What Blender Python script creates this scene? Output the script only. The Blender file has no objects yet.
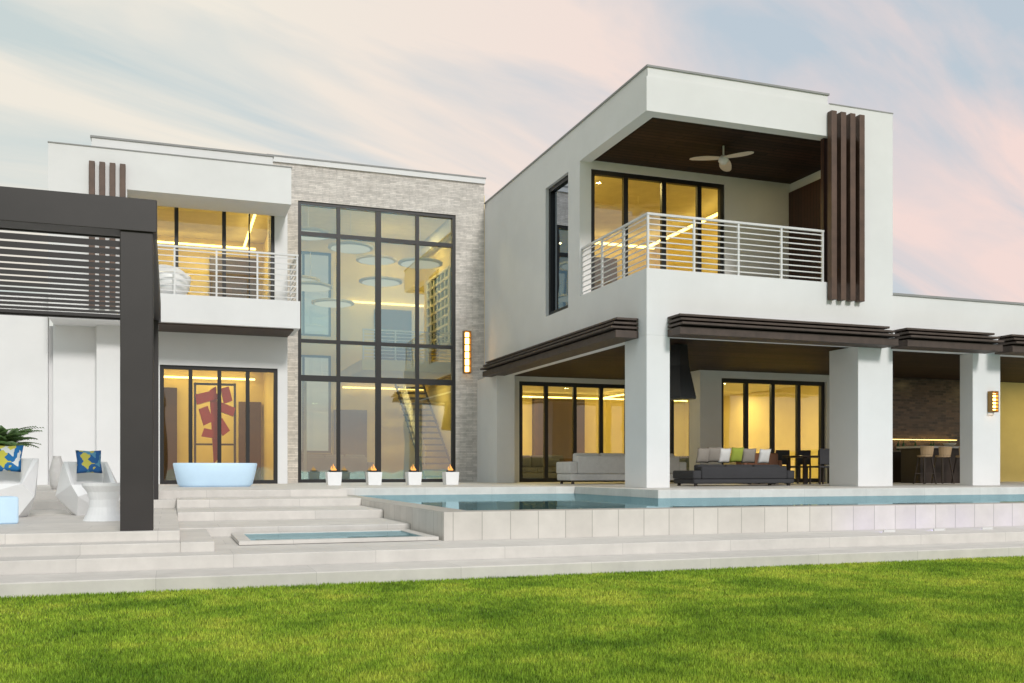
import bpy, bmesh, math, random
import numpy as np
from mathutils import Vector, Matrix
random.seed(7); np.random.seed(7)
S=bpy.context.scene
C=S.collection
ABS={}
# ---------------------------------------------------------------- materials
def newmat(name):
    m=bpy.data.materials.new(name); m.use_nodes=True
    nt=m.node_tree; nt.nodes.clear()
    out=nt.nodes.new('ShaderNodeOutputMaterial')
    return m,nt,out
def N(nt,t,**k):
    n=nt.nodes.new(t)
    for a,b in k.items():
        if a=='inp':
            for i,v in b.items(): n.inputs[i].default_value=v
        else: setattr(n,a,b)
    return n
def c4(c): return (c[0],c[1],c[2],1)
def plain(name,col,rough=.5,metal=0,nscale=3,namt=.08,bscale=60,bstr=.05,emit=None,es=0,coat=0):
    m,nt,out=newmat(name); L=nt.links.new
    p=N(nt,'ShaderNodeBsdfPrincipled'); L(p.outputs[0],out.inputs[0])
    g=N(nt,'ShaderNodeNewGeometry')
    no=N(nt,'ShaderNodeTexNoise',inp={'Scale':nscale,'Detail':6.0,'Roughness':.6}); L(g.outputs['Position'],no.inputs['Vector'])
    mr=N(nt,'ShaderNodeMapRange',inp={'From Min':.3,'From Max':.7,'To Min':1-namt,'To Max':1+namt}); L(no.outputs['Fac'],mr.inputs['Value'])
    mx=N(nt,'ShaderNodeMix',data_type='RGBA',blend_type='MULTIPLY'); mx.inputs[0].default_value=1; mx.inputs[6].default_value=c4(col)
    L(mr.outputs[0],mx.inputs[7]); L(mx.outputs[2],p.inputs['Base Color'])
    p.inputs['Roughness'].default_value=rough; p.inputs['Metallic'].default_value=metal
    if bstr>0:
        n2=N(nt,'ShaderNodeTexNoise',inp={'Scale':bscale,'Detail':4.0}); L(g.outputs['Position'],n2.inputs['Vector'])
        b=N(nt,'ShaderNodeBump',inp={'Strength':bstr,'Distance':.02}); L(n2.outputs['Fac'],b.inputs['Height']); L(b.outputs[0],p.inputs['Normal'])
    if emit: p.inputs['Emission Color'].default_value=c4(emit); p.inputs['Emission Strength'].default_value=es
    return m
def brick(name,c1,c2,mortar,w,h,ms=.01,uv='xy',off=(0,0),rough=.6,bstr=.3,offset=.5,nscale=6,namt=.2,metal=0,squash=1.0,spec=.5):
    m,nt,out=newmat(name); L=nt.links.new
    p=N(nt,'ShaderNodeBsdfPrincipled',inp={'Roughness':rough,'Metallic':metal,'Specular IOR Level':spec}); L(p.outputs[0],out.inputs[0])
    g=N(nt,'ShaderNodeNewGeometry'); s=N(nt,'ShaderNodeSeparateXYZ'); L(g.outputs['Position'],s.inputs[0])
    cb=N(nt,'ShaderNodeCombineXYZ')
    a=N(nt,'ShaderNodeMath',operation='ADD'); a.inputs[1].default_value=off[0]
    b=N(nt,'ShaderNodeMath',operation='ADD'); b.inputs[1].default_value=off[1]
    if uv=='xy': L(s.outputs[0],a.inputs[0]); L(s.outputs[1],b.inputs[0])
    elif uv=='yx': L(s.outputs[1],a.inputs[0]); L(s.outputs[0],b.inputs[0])
    else:
        q=N(nt,'ShaderNodeMath',operation='ADD'); L(s.outputs[0],q.inputs[0]); L(s.outputs[1],q.inputs[1]); L(q.outputs[0],a.inputs[0]); L(s.outputs[2],b.inputs[0])
    L(a.outputs[0],cb.inputs[0]); L(b.outputs[0],cb.inputs[1])
    br=N(nt,'ShaderNodeTexBrick',inp={'Color1':c4(c1),'Color2':c4(c2),'Mortar':c4(mortar),'Scale':1.0,'Mortar Size':ms,'Mortar Smooth':.1,'Brick Width':w,'Row Height':h})
    br.offset=offset; br.squash=squash; L(cb.outputs[0],br.inputs['Vector'])
    no=N(nt,'ShaderNodeTexNoise',inp={'Scale':nscale,'Detail':8.0,'Roughness':.65}); L(g.outputs['Position'],no.inputs['Vector'])
    mr=N(nt,'ShaderNodeMapRange',inp={'From Min':.3,'From Max':.7,'To Min':1-namt,'To Max':1+namt}); L(no.outputs['Fac'],mr.inputs['Value'])
    mx=N(nt,'ShaderNodeMix',data_type='RGBA',blend_type='MULTIPLY'); mx.inputs[0].default_value=1
    L(br.outputs['Color'],mx.inputs[6]); L(mr.outputs[0],mx.inputs[7]); L(mx.outputs[2],p.inputs['Base Color'])
    bw=N(nt,'ShaderNodeRGBToBW'); L(mx.outputs[2],bw.inputs[0])
    bp=N(nt,'ShaderNodeBump',inp={'Strength':bstr,'Distance':.03}); L(bw.outputs[0],bp.inputs['Height']); L(bp.outputs[0],p.inputs['Normal'])
    return m
def glassmat(name,tint,refl,rcol=(1,1,1),wob=.02):
    m,nt,out=newmat(name); L=nt.links.new
    t=N(nt,'ShaderNodeBsdfTransparent',inp={'Color':c4(tint)})
    gl=N(nt,'ShaderNodeBsdfGlossy',inp={'Color':c4(rcol),'Roughness':.02})
    g=N(nt,'ShaderNodeNewGeometry')
    no=N(nt,'ShaderNodeTexNoise',inp={'Scale':.9,'Detail':1.0}); L(g.outputs['Position'],no.inputs['Vector'])
    b=N(nt,'ShaderNodeBump',inp={'Strength':wob,'Distance':.2}); L(no.outputs['Fac'],b.inputs['Height']); L(b.outputs[0],gl.inputs['Normal'])
    fr=N(nt,'ShaderNodeFresnel',inp={'IOR':1.5})
    ad=N(nt,'ShaderNodeMath',operation='ADD',use_clamp=True); ad.inputs[1].default_value=refl; L(fr.outputs[0],ad.inputs[0])
    mx=N(nt,'ShaderNodeMixShader'); L(ad.outputs[0],mx.inputs[0]); L(t.outputs[0],mx.inputs[1]); L(gl.outputs[0],mx.inputs[2]); L(mx.outputs[0],out.inputs[0])
    return m
def emis(name,col,s):
    m,nt,out=newmat(name); e=N(nt,'ShaderNodeEmission',inp={'Color':c4(col),'Strength':s}); nt.links.new(e.outputs[0],out.inputs[0]); return m

WHITE=plain('white_stucco',(.74,.74,.745),.85,nscale=.8,namt=.04,bscale=90,bstr=.12)
COPING=plain('roof_coping',(.28,.28,.28),.6)
STONE=brick('ledger_stone',(.70,.655,.61),(.52,.485,.45),(.34,.32,.30),.40,.05,.003,'u',rough=.85,bstr=.5,nscale=7,namt=.18)
BRONZE=plain('dark_bronze_metal',(.024,.020,.020),.5,nscale=2,namt=.15,bstr=.02)
CANOPYM=plain('weathered_brown_timber',(.066,.045,.036),.6,nscale=5,namt=.25,bscale=30,bstr=.1)
SLATM=plain('brown_timber_slat',(.095,.052,.034),.5,nscale=4,namt=.25,bscale=30,bstr=.1)
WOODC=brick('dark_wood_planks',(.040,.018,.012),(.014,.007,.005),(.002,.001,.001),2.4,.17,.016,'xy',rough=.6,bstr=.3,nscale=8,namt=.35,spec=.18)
BLACK=plain('black_window_frame',(.006,.006,.007),.4,bstr=0)
STEEL=plain('pale_grey_painted_steel',(.66,.66,.66),.4,.0,bstr=0)
PAVE=brick('travertine_paving',(.64,.61,.575),(.585,.56,.53),(.46,.44,.415),1.5,.75,.003,'xy',off=(.13,.21),rough=.6,bstr=.05,nscale=3,namt=.09)
TILE=brick('pool_wall_tile',(.64,.61,.57),(.575,.545,.505),(.38,.36,.33),.38,.5,.006,'u',off=(.05,.15),rough=.55,bstr=.08,offset=0,nscale=2.5,namt=.08)
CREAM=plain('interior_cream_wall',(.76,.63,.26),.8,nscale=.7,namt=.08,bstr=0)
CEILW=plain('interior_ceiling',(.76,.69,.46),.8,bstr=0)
FLOORI=brick('interior_floor_tile',(.26,.21,.14),(.22,.18,.12),(.2,.17,.13),1.2,.6,.005,'xy',rough=.2,bstr=.05)
WALNUT=brick('walnut_panel',(.08,.042,.022),(.05,.028,.016),(.03,.02,.01),.3,3.2,.006,'u',rough=.4,bstr=.1,nscale=5)
REDWOOD=brick('red_timber_panel',(.06,.022,.015),(.04,.016,.011),(.01,.005,.005),.12,5,.008,'u',rough=.5,bstr=.2)
KTILE=brick('brown_mosaic_wall',(.13,.085,.06),(.035,.026,.022),(.08,.065,.055),.22,.075,.008,'u',rough=.25,bstr=.5)
GLASS=glassmat('window_glass',(.86,.86,.76),.12,(.84,.93,1))
GLASSB=glassmat('tall_window_glass',(.60,.62,.54),.40,(.62,.84,.94))
GLASSD=glassmat('dark_window_glass',(.42,.45,.45),.0,(.35,.38,.42))
LED=emis('warm_led',(1,.72,.22),6)
DISC=emis('pendant_glow',(1,.88,.62),.95)
LAMPG=emis('lamp_glow',(1,.55,.16),9)
FLAME=emis('flame_glow',(1,.42,.10),1.6)
BRASS=plain('aged_brass',(.28,.17,.06),.35,.8,bstr=0)
FURN=plain('white_moulded_shell',(.82,.83,.84),.45,bstr=0,namt=.03)
LBLUE=plain('pale_blue_glow_shell',(.56,.73,.86),.4,bstr=0,namt=.04,emit=(.35,.62,1),es=.14)  # pale blue with a faint blue glow put into the material, no lamp
FABW=plain('white_fabric',(.66,.65,.64),.95,nscale=8,namt=.06,bscale=300,bstr=.2)
FABG=plain('charcoal_fabric',(.045,.045,.05),.95,bscale=300,bstr=.2)
FABL=plain('lime_fabric',(.30,.36,.05),.95,bscale=300,bstr=.2)
FABT=plain('taupe_fabric',(.28,.25,.22),.95,bscale=300,bstr=.2)
FABO=plain('rust_leather',(.22,.09,.045),.6,bstr=.1)
DKW=plain('dark_wood_furniture',(.03,.02,.015),.4,bstr=0)
TANW=plain('tan_wood_furniture',(.40,.28,.16),.5,bstr=0)
RED=plain('red_lacquer',(.42,.022,.014),.3,bstr=0)
FANM=plain('pale_wood_blade',(.62,.54,.45),.5,bstr=0)
SOIL=plain('dark_soil',(.03,.02,.015),.9)
LEAF=plain('palm_leaf',(.07,.15,.03),.5,nscale=12,namt=.3,bstr=0)
CURT=plain('sheer_curtain',(.62,.55,.42),.9,bstr=0)
BOTT=plain('green_bottle_glass',(.05,.14,.06),.15,bstr=0)
def patternmat(name,a,b,c,sc):
    m,nt,out=newmat(name); L=nt.links.new
    p=N(nt,'ShaderNodeBsdfPrincipled',inp={'Roughness':.8}); L(p.outputs[0],out.inputs[0])
    tc=N(nt,'ShaderNodeTexCoord'); v=N(nt,'ShaderNodeTexVoronoi',inp={'Scale':sc}); v.feature='F1'; v.distance='MANHATTAN'; L(tc.outputs['Object'],v.inputs['Vector'])
    r=N(nt,'ShaderNodeValToRGB'); e=r.color_ramp; e.interpolation='CONSTANT'
    e.elements[0].color=c4(a); e.elements[1].position=.45; e.elements[1].color=c4(b); q=e.elements.new(.7); q.color=c4(c)
    s=N(nt,'ShaderNodeSeparateColor'); L(v.outputs['Color'],s.inputs[0]); L(s.outputs[0],r.inputs[0]); L(r.outputs[0],p.inputs['Base Color'])
    return m
PATT=patternmat('geometric_blue_fabric',(.01,.16,.42),(.62,.58,.08),(.7,.74,.74),11)
ARTM=patternmat('blue_yellow_fabric',(.02,.12,.34),(.60,.55,.10),(.10,.30,.45),11)
ARTP=plain('teal_art_panel',(.03,.12,.18),.5)
def watermat():
    m,nt,out=newmat('pool_water'); L=nt.links.new
    p=N(nt,'ShaderNodeBsdfPrincipled',inp={'Base Color':(.008,.15,.20,1),'Roughness':.5,'IOR':1.33})
    gl=N(nt,'ShaderNodeBsdfGlossy',inp={'Color':(.46,.66,.74,1),'Roughness':.01})
    g=N(nt,'ShaderNodeNewGeometry'); mp=N(nt,'ShaderNodeMapping'); mp.inputs['Scale'].default_value=(1,1.6,1); L(g.outputs['Position'],mp.inputs[0])
    no=N(nt,'ShaderNodeTexNoise',inp={'Scale':1.8,'Detail':3.0,'Distortion':.6}); L(mp.outputs[0],no.inputs['Vector'])
    b=N(nt,'ShaderNodeBump',inp={'Strength':.016,'Distance':.05}); L(no.outputs['Fac'],b.inputs['Height']); L(b.outputs[0],gl.inputs['Normal'])
    mx=N(nt,'ShaderNodeMixShader'); mx.inputs[0].default_value=.82; L(p.outputs[0],mx.inputs[1]); L(gl.outputs[0],mx.inputs[2]); L(mx.outputs[0],out.inputs[0])
    return m
WATER=watermat()
def grassmat(name,attr):
    m,nt,out=newmat(name); L=nt.links.new
    p=N(nt,'ShaderNodeBsdfPrincipled',inp={'Roughness':.55}); p.inputs['Specular IOR Level'].default_value=.25
    g=N(nt,'ShaderNodeNewGeometry')
    n1=N(nt,'ShaderNodeTexNoise',inp={'Scale':1.0,'Detail':9.0,'Roughness':.74}); L(g.outputs['Position'],n1.inputs['Vector'])
    r=N(nt,'ShaderNodeValToRGB'); e=r.color_ramp
    e.elements[0].position=.37; e.elements[0].color=(.14,.26,.022,1); e.elements[1].position=.63; e.elements[1].color=(.52,.58,.08,1)
    q=e.elements.new(.5); q.color=(.30,.44,.042,1)
    L(n1.outputs['Fac'],r.inputs[0])
    mx=N(nt,'ShaderNodeMix',data_type='RGBA',blend_type='MULTIPLY'); mx.inputs[0].default_value=1; L(r.outputs[0],mx.inputs[6])
    if attr:
        at=N(nt,'ShaderNodeAttribute',attribute_name='shade'); mr=N(nt,'ShaderNodeMapRange',inp={'To Min':.35,'To Max':1.65}); L(at.outputs['Fac'],mr.inputs['Value']); L(mr.outputs[0],mx.inputs[7])
        tr=N(nt,'ShaderNodeBsdfTranslucent'); L(mx.outputs[2],tr.inputs[0]); ms=N(nt,'ShaderNodeMixShader'); ms.inputs[0].default_value=.3
        L(p.outputs[0],ms.inputs[1]); L(tr.outputs[0],ms.inputs[2]); L(ms.outputs[0],out.inputs[0])
    else:
        n2=N(nt,'ShaderNodeTexNoise',inp={'Scale':60.0,'Detail':5.0}); L(g.outputs['Position'],n2.inputs['Vector'])
        mr=N(nt,'ShaderNodeMapRange',inp={'From Min':.3,'From Max':.7,'To Min':.3,'To Max':.8}); L(n2.outputs['Fac'],mr.inputs['Value']); L(mr.outputs[0],mx.inputs[7])
        L(p.outputs[0],out.inputs[0])
    L(mx.outputs[2],p.inputs['Base Color'])
    return m
GRASSB=grassmat('grass_blades',True); GRASSG=grassmat('lawn_ground',False)

# ---------------------------------------------------------------- helpers
def mesh_obj(name,verts,faces,mat,parent=None,label=None,smooth=False):
    vs=np.array(verts,dtype=float); ce=(vs.min(0)+vs.max(0))/2; ce[2]=vs[:,2].min() if parent is None else ce[2]
    me=bpy.data.meshes.new(name); me.from_pydata([tuple(v) for v in (vs-ce)],[],faces); me.update()
    bm=bmesh.new(); bm.from_mesh(me); bmesh.ops.recalc_face_normals(bm,faces=bm.faces); bm.to_mesh(me); bm.free()
    if smooth:
        for p in me.polygons: p.use_smooth=True
    o=bpy.data.objects.new(name,me); C.objects.link(o)
    if mat: me.materials.append(mat)
    base=Vector((0,0,0))
    if parent is not None: o.parent=parent; base=ABS[parent.name]
    o.location=Vector(ce)-base; ABS[o.name]=Vector(ce)
    if label: o['label']=label
    return o
def bxv(b):
    x0,x1,y0,y1,z0,z1=b
    return [(x0,y0,z0),(x1,y0,z0),(x1,y1,z0),(x0,y1,z0),(x0,y0,z1),(x1,y0,z1),(x1,y1,z1),(x0,y1,z1)]
BF=[(0,3,2,1),(4,5,6,7),(0,1,5,4),(1,2,6,5),(2,3,7,6),(3,0,4,7)]
def boxes(name,bl,mat,parent=None,label=None,bevel=0):
    v=[];f=[]
    for b in bl:
        n=len(v); v+=bxv(b); f+=[tuple(i+n for i in q) for q in BF]
    o=mesh_obj(name,v,f,mat,parent,label)
    if bevel>0:
        bm=bmesh.new(); bm.from_mesh(o.data)
        bmesh.ops.bevel(bm,geom=bm.edges[:],offset=bevel,segments=3 if bevel>.02 else 2,affect='EDGES',profile=.5)
        bm.to_mesh(o.data); bm.free()
        if bevel>.02:
            for p in o.data.polygons: p.use_smooth=True
    return o
def touching(a,b,e=.002):
    return all(a[2*i]<=b[2*i+1]+e and b[2*i]<=a[2*i+1]+e for i in range(3))
def groups(bl):
    out=[]
    for b in bl:
        hit=[g for g in out if any(touching(b,q) for q in g)]
        n=[b]
        for g in hit: n=g+n; out.remove(g)
        out.append(n)
    return out
def rings(name,rs,mat,parent=None,cap=(True,True),smooth=False,label=None):
    v=[];f=[];n=len(rs[0])
    for r in rs: v+=r
    for k in range(len(rs)-1):
        for i in range(n):
            j=(i+1)%n; f.append((k*n+i,k*n+j,(k+1)*n+j,(k+1)*n+i))
    if cap[0]: f.append(tuple(range(n)))
    if cap[1]: f.append(tuple((len(rs)-1)*n+i for i in range(n)))
    return mesh_obj(name,v,f,mat,parent,label,smooth)
def circ(cx,cy,z,rx,ry,n=24,ph=0,pw=1.0):
    o=[]
    for i in range(n):
        a=ph+2*math.pi*i/n; c,s=math.cos(a),math.sin(a)
        o.append((cx+rx*math.copysign(abs(c)**pw,c),cy+ry*math.copysign(abs(s)**pw,s),z))
    return o
def thing(name,loc,label,cat,group=None):
    e=bpy.data.objects.new(name,None); e.empty_display_size=.3; C.objects.link(e); e.location=loc; ABS[e.name]=Vector(loc)
    e['label']=label; e['category']=cat
    if group: e['group']=group
    return e
def place(root,loc,rz=0): root.location=loc; root.rotation_euler=(0,0,rz); return root
def tag(o,label,cat,group=None):
    o['label']=label;o['category']=cat
    if group:o['group']=group
    return o
def copy_thing(o,loc=None,rz=None,parent=None):
    n=o.copy(); C.objects.link(n)
    if parent is not None: n.parent=parent
    for ch in list(o.children): copy_thing(ch,parent=n)
    if loc is not None: n.location=loc
    if rz is not None: n.rotation_euler=(0,0,rz)
    return n
def structure(o): o['kind']='structure'; return o

# ---------------------------------------------------------------- ground
me=[(-600,-600,-.78),(600,-600,-.78),(600,900,-.78),(-600,900,-.78)]
lawn=structure(mesh_obj('lawn',me,[(0,1,2,3)],GRASSG)); lawn['label']='mown green lawn reaching the stone steps'
nb=760000
u=np.random.rand(nb); Y0,Y1=3.2,9.62
yy=Y0*(Y1/Y0)**(u**.8)
xx=yy*(-.42)+np.random.rand(nb)*(yy*1.95)
cl=.5+.5*np.sin(xx*5.1+1.7*np.sin(yy*3.3))*np.sin(yy*4.3+1.3*np.sin(xx*2.9))
h=.012+.020*np.random.rand(nb)+.012*cl*np.random.rand(nb); ang=np.random.rand(nb)*2*np.pi; lean=np.random.rand(nb)*.022; la=np.random.rand(nb)*2*np.pi
w=.0016+.0004*yy
vs=np.zeros((nb,3,3)); 
vs[:,0]=np.stack([xx-np.cos(ang)*w,yy-np.sin(ang)*w,np.full(nb,-.785)],1)
vs[:,1]=np.stack([xx+np.cos(ang)*w,yy+np.sin(ang)*w,np.full(nb,-.785)],1)
vs[:,2]=np.stack([xx+np.cos(la)*lean,yy+np.sin(la)*lean,-.78+h],1)
gm=bpy.data.meshes.new('grass'); gm.vertices.add(nb*3); gm.vertices.foreach_set('co',vs.ravel())
gm.loops.add(nb*3); gm.loops.foreach_set('vertex_index',np.arange(nb*3,dtype=np.int32))
gm.polygons.add(nb); gm.polygons.foreach_set('loop_start',np.arange(0,nb*3,3,dtype=np.int32)); gm.update(calc_edges=True)
at=gm.attributes.new('shade','FLOAT','POINT'); sh=np.repeat(np.random.rand(nb),3); at.data.foreach_set('value',sh.astype(np.float32))
gm.materials.append(GRASSB); go=bpy.data.objects.new('grass',gm); C.objects.link(go); go['kind']='stuff'; go['label']='short green blades of mown lawn grass'; go['category']='grass'

# terraces and steps
structure(boxes('terrace',[(-14,3.2,18.3,19.8,-.9,0),(-14,34,19.8,40,-.9,0),(8.6,34,15.9,19.8,-.9,0)],PAVE,bevel=.012))
structure(boxes('lounge_terrace',[(-14,.10,11.2,17.9,-.9,-.30),(-14,.10,17.9,18.3,-.9,-.15)],PAVE,bevel=.012))
structure(boxes('steps',[(.10,3.2,16.9,18.3,-.9,-.13),(.10,3.2,15.0,16.9,-.9,-.26),(.10,3.2,13.2,15.0,-.9,-.39),(.45,3.2,11.45,13.2,-.9,-.51)],PAVE,bevel=.012))
structure(boxes('steps',[(-16,.10,10.80,11.2,-.9,-.405),(.10,.45,10.80,13.2,-.9,-.405)],PAVE,bevel=.010))
structure(boxes('steps',[(-16,40,10.35,10.80,-.9,-.51),(.45,40,10.80,11.45,-.9,-.51)],PAVE,bevel=.01))
structure(boxes('steps',[(-16,40,9.6,10.35,-.9,-.645)],PAVE,bevel=.012))
# shallow spill basin on the lower landing
structure(boxes('basin',[(.75,3.15,11.5,11.65,-.505,-.46),(.75,3.15,12.95,13.1,-.505,-.46),(.75,.90,11.65,12.95,-.505,-.46),(3.0,3.15,11.65,12.95,-.505,-.46)],PAVE,bevel=.006))
structure(mesh_obj('water',[(.9,11.65,-.472),(3.0,11.65,-.472),(3.0,12.95,-.472),(.9,12.95,-.472)],[(0,1,2,3)],WATER))
structure(boxes('swimming_pool',[(3.2,32,11.45,11.75,-.6,-.15),(3.2,3.6,11.75,19.8,-.6,-.15)],TILE,bevel=.008))
structure(mesh_obj('water',[(3.6,11.75,-.16),(34,11.75,-.16),(34,15.9,-.16),(8.6,15.9,-.16),(8.6,19.8,-.16),(3.6,19.8,-.16)],[(0,1,2,3,4,5)],WATER))
sl=thing('step_light',(0,0,0),'small violet accent light on the step beside the pool wall','light','violet accent lights along the pool wall')
boxes('housing',[(-.10,.10,-.02,.0,0,.03)],STEEL,sl)
pl=bpy.data.lights.new('bulb','AREA'); pl.shape='RECTANGLE'; pl.size=.18; pl.size_y=.02; pl.energy=.75; pl.color=(.46,.40,1)
po=bpy.data.objects.new('bulb',pl); C.objects.link(po); po.parent=sl; po.location=(0,.004,.02); po.rotation_euler=(math.radians(115),0,0)
place(sl,(9.6,10.95,-.51))
for x in (10.5,11.4,12.4): copy_thing(sl,(x,10.95,-.51))

# ---------------------------------------------------------------- house
H=thing('modern_house',(6,24,0),'white two storey modern house with black framed glass','house')
def W(bl,name='wall',mat=WHITE,**k):
    o=None
    for g in groups(bl): o=boxes(name,g,mat,H,**k)
    return o
def window(name,plane,pos,a0,a1,z0,z1,vc,hc,fw=.07,dep=.12,mat=GLASS,parent=H):
    bl=[]
    def add(aa,ab,za,zb):
        bl.append((aa,ab,pos-dep/2,pos+dep/2,za,zb) if plane=='y' else (pos-dep/2,pos+dep/2,aa,ab,za,zb))
    add(a0,a1,z0,z0+fw); add(a0,a1,z1-fw,z1); add(a0,a0+fw,z0+fw,z1-fw); add(a1-fw,a1,z0+fw,z1-fw)
    dep2=dep*.8
    for v in vc:
        ww=fw*.5
        if isinstance(v,tuple): v,ww=v
        bl.append((v-ww,v+ww,pos-dep2/2,pos+dep2/2,z0+fw,z1-fw) if plane=='y' else (pos-dep2/2,pos+dep2/2,v-ww,v+ww,z0+fw,z1-fw))
    dep3=dep*.7
    for q in hc:
        ww=fw*.5
        if isinstance(q,tuple): q,ww=q
        bl.append((a0+fw,a1-fw,pos-dep3/2,pos+dep3/2,q-ww,q+ww) if plane=='y' else (pos-dep3/2,pos+dep3/2,a0+fw,a1-fw,q-ww,q+ww))
    o=boxes(name,bl,BLACK,parent)
    if plane=='y': v=[(a0+.01,pos,z0+.01),(a1-.01,pos,z0+.01),(a1-.01,pos,z1-.01),(a0+.01,pos,z1-.01)]
    else: v=[(pos,a0+.01,z0+.01),(pos,a1-.01,z0+.01),(pos,a1-.01,z1-.01),(pos,a0+.01,z1-.01)]
    mesh_obj('glass_pane',v,[(0,1,2,3)],mat,o)
    return o
# --- left wing
W([(-8,-2.9,26.5,26.8,0,4.75),(-2.78,-.26,26.5,26.8,0,4.02),(-2.9,-2.78,26.7,26.8,0,4.02),(-.26,2.74,26.5,26.8,3.12,4.02),(2.74,3.0,26.5,26.8,0,4.02)])
W([(-1.75,-.95,26.1,26.5,0,4.02)])
W([(-2.75,-1.0,25.2,26.5,4.02,7.25),(-2.78,-1.03,26.5,26.8,4.02,8.2),(-1.03,2.66,26.5,26.8,7.65,8.2),(2.66,3.0,26.5,26.8,4.02,8.2)])
W([(-2.75,2.95,25.2,26.5,7.25,8.2)],name='roof_fascia')
W([(-1.03,2.66,26.5,26.8,4.02,4.76)])
W([(-1.9,2.62,26.6,33.2,8.2,8.88)],name='roof'); W([(-1.93,2.65,26.57,33.2,8.88,8.93)],name='roof_coping',mat=COPING)
W([(-2.75,-1.93,26.8,33.2,8.05,8.2)],name='roof')
W([(2.66,3.0,26.82,28.19,8.0,8.2)],name='roof')
W([(-2.76,2.97,25.18,26.57,8.2,8.225)],name='roof_coping',mat=COPING)
window('sliding_door','y',26.62,-.26,2.74,0,3.12,[.5,1.23,1.96],[],.10)
window('window','y',26.62,-1.03,2.66,4.76,7.65,[.15,1.35,(2.0,.02)],[],.10)
boxes('balcony',[(-.95,3.15,25.0,26.5,4.02,4.72)],WHITE,H)
W([(-.8,3.0,25.15,26.5,3.98,4.019)],name='soffit',mat=CANOPYM)
def slatscreen(xs,w,y0,y1,z0,z1,nm='slat_screen'):
    return boxes(nm,[(x,x+w,y0,y1,z0,z1) for x in xs],SLATM,H,bevel=.008)
slatscreen([-1.85+.23*i for i in range(4)],.13,25.07,25.195,4.3,7.83)
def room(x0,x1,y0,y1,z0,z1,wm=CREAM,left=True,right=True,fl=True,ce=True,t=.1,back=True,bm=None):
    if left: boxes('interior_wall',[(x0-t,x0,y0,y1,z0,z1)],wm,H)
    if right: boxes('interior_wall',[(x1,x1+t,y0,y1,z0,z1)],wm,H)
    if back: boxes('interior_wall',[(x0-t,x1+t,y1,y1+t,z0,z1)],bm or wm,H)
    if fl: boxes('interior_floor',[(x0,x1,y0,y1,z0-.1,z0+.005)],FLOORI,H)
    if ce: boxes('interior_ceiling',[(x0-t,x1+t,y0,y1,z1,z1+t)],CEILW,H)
def lamp(x,y,z,p,col=(1,.80,.34),r=.35,nm='ceiling_lamp'):
    l=bpy.data.lights.new(nm,'AREA'); l.shape='DISK'; l.size=r; l.energy=p; l.color=col
    o=bpy.data.objects.new(nm,l); C.objects.link(o); o.parent=H; o.location=Vector((x,y,z))-ABS[H.name]
    return o
room(-2.4,2.9,26.85,32.5,0,3.6); room(-2.4,2.9,26.85,32.5,4.76,7.85)
for x,y in ((-.9,28.5),(1.4,28.5),(1.4,31)): lamp(x,y,3.57,48); lamp(x,y,7.82,52)
W([(-1.9,2.6,31.9,31.95,7.5,7.56),(-1.5,-1.44,27.6,31.9,7.5,7.56),(2.2,2.26,27.6,31.9,7.5,7.56)],name='cove_light',mat=LED)
W([(-1.9,2.6,32.2,32.26,3.3,3.36),(-1.9,-1.84,27.6,32.2,3.3,3.36)],name='cove_light',mat=LED)
W([(1.2,2.7,32.3,32.49,4.8,7.3),(-1.5,0.2,32.3,32.49,0,3.0),(2.1,2.8,32.3,32.49,0,2.6)],name='interior_wall',mat=WALNUT)
# --- stone hall
W([(3.0,3.49,28.2,28.5,0,9.25),(8.26,9.18,28.2,28.5,0,9.25),(3.49,8.26,28.2,28.5,8.21,9.25),(2.66,3.0,28.2,28.5,4,9.25)],name='stone_wall',mat=STONE)
W([(2.66,3.0,28.5,36,8.2,9.25)]); W([(9.0,9.18,28.5,36,8.46,9.25)])
W([(2.62,9.2,28.14,36.4,9.25,9.40)],name='roof'); W([(2.60,9.22,28.12,36.4,9.40,9.44)],name='roof_coping',mat=COPING)
window('tall_window','y',28.32,3.49,8.26,0,8.21,[4.68,(5.87,.08),7.07],[(3.06,.085),4.15,(7.28,.06)],.10,.16,GLASSB)
room(3.15,9.2,28.52,35.5,0,9.0,back=False,ce=False)
boxes('interior_ceiling',[(3.05,8.99,28.52,35.7,9.0,9.1)],CEILW,H)
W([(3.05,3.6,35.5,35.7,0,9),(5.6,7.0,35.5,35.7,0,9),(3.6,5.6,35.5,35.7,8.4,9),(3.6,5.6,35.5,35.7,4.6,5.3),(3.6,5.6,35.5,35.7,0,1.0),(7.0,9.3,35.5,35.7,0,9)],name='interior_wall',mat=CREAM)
window('window','y',35.6,3.6,5.6,1.0,4.6,[4.6],[],.08); window('window','y',35.6,3.6,5.6,5.3,8.4,[4.6],[],.08)
boxes('mezzanine_floor',[(5.9,9.19,31.0,35.49,3.65,4.0)],CREAM,H)
for x,y,p in ((4.2,30,40),(7,30,80),(5,33.5,40),(7.8,33.5,120)): lamp(x,y,8.96,p)
for x in (6.7,8.3): lamp(x,33,3.63,60)
W([(9.08,9.14,29,35.3,8.6,8.68)],name='cove_light',mat=LED); W([(6,9.1,35.3,35.36,3.4,3.46)],name='cove_light',mat=LED)
W([(6.2,9.1,35.38,35.44,6.6,6.66)],name='cove_light',mat=LED)
W([(7.2,8.6,35.3,35.49,4.1,6.4)],name='interior_wall',mat=WALNUT); W([(3.3,5.6,35.3,35.49,.0,.98)],name='interior_wall',mat=WALNUT)
W([(5.7,6.9,35.3,35.49,.0,2.6)],name='interior_wall',mat=WALNUT)
boxes('curtain',[(3.25+.16*i,3.34+.16*i,28.75+.05*(i%2),28.8+.05*(i%2),.02,3.0) for i in range(4)],CURT,H)
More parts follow.
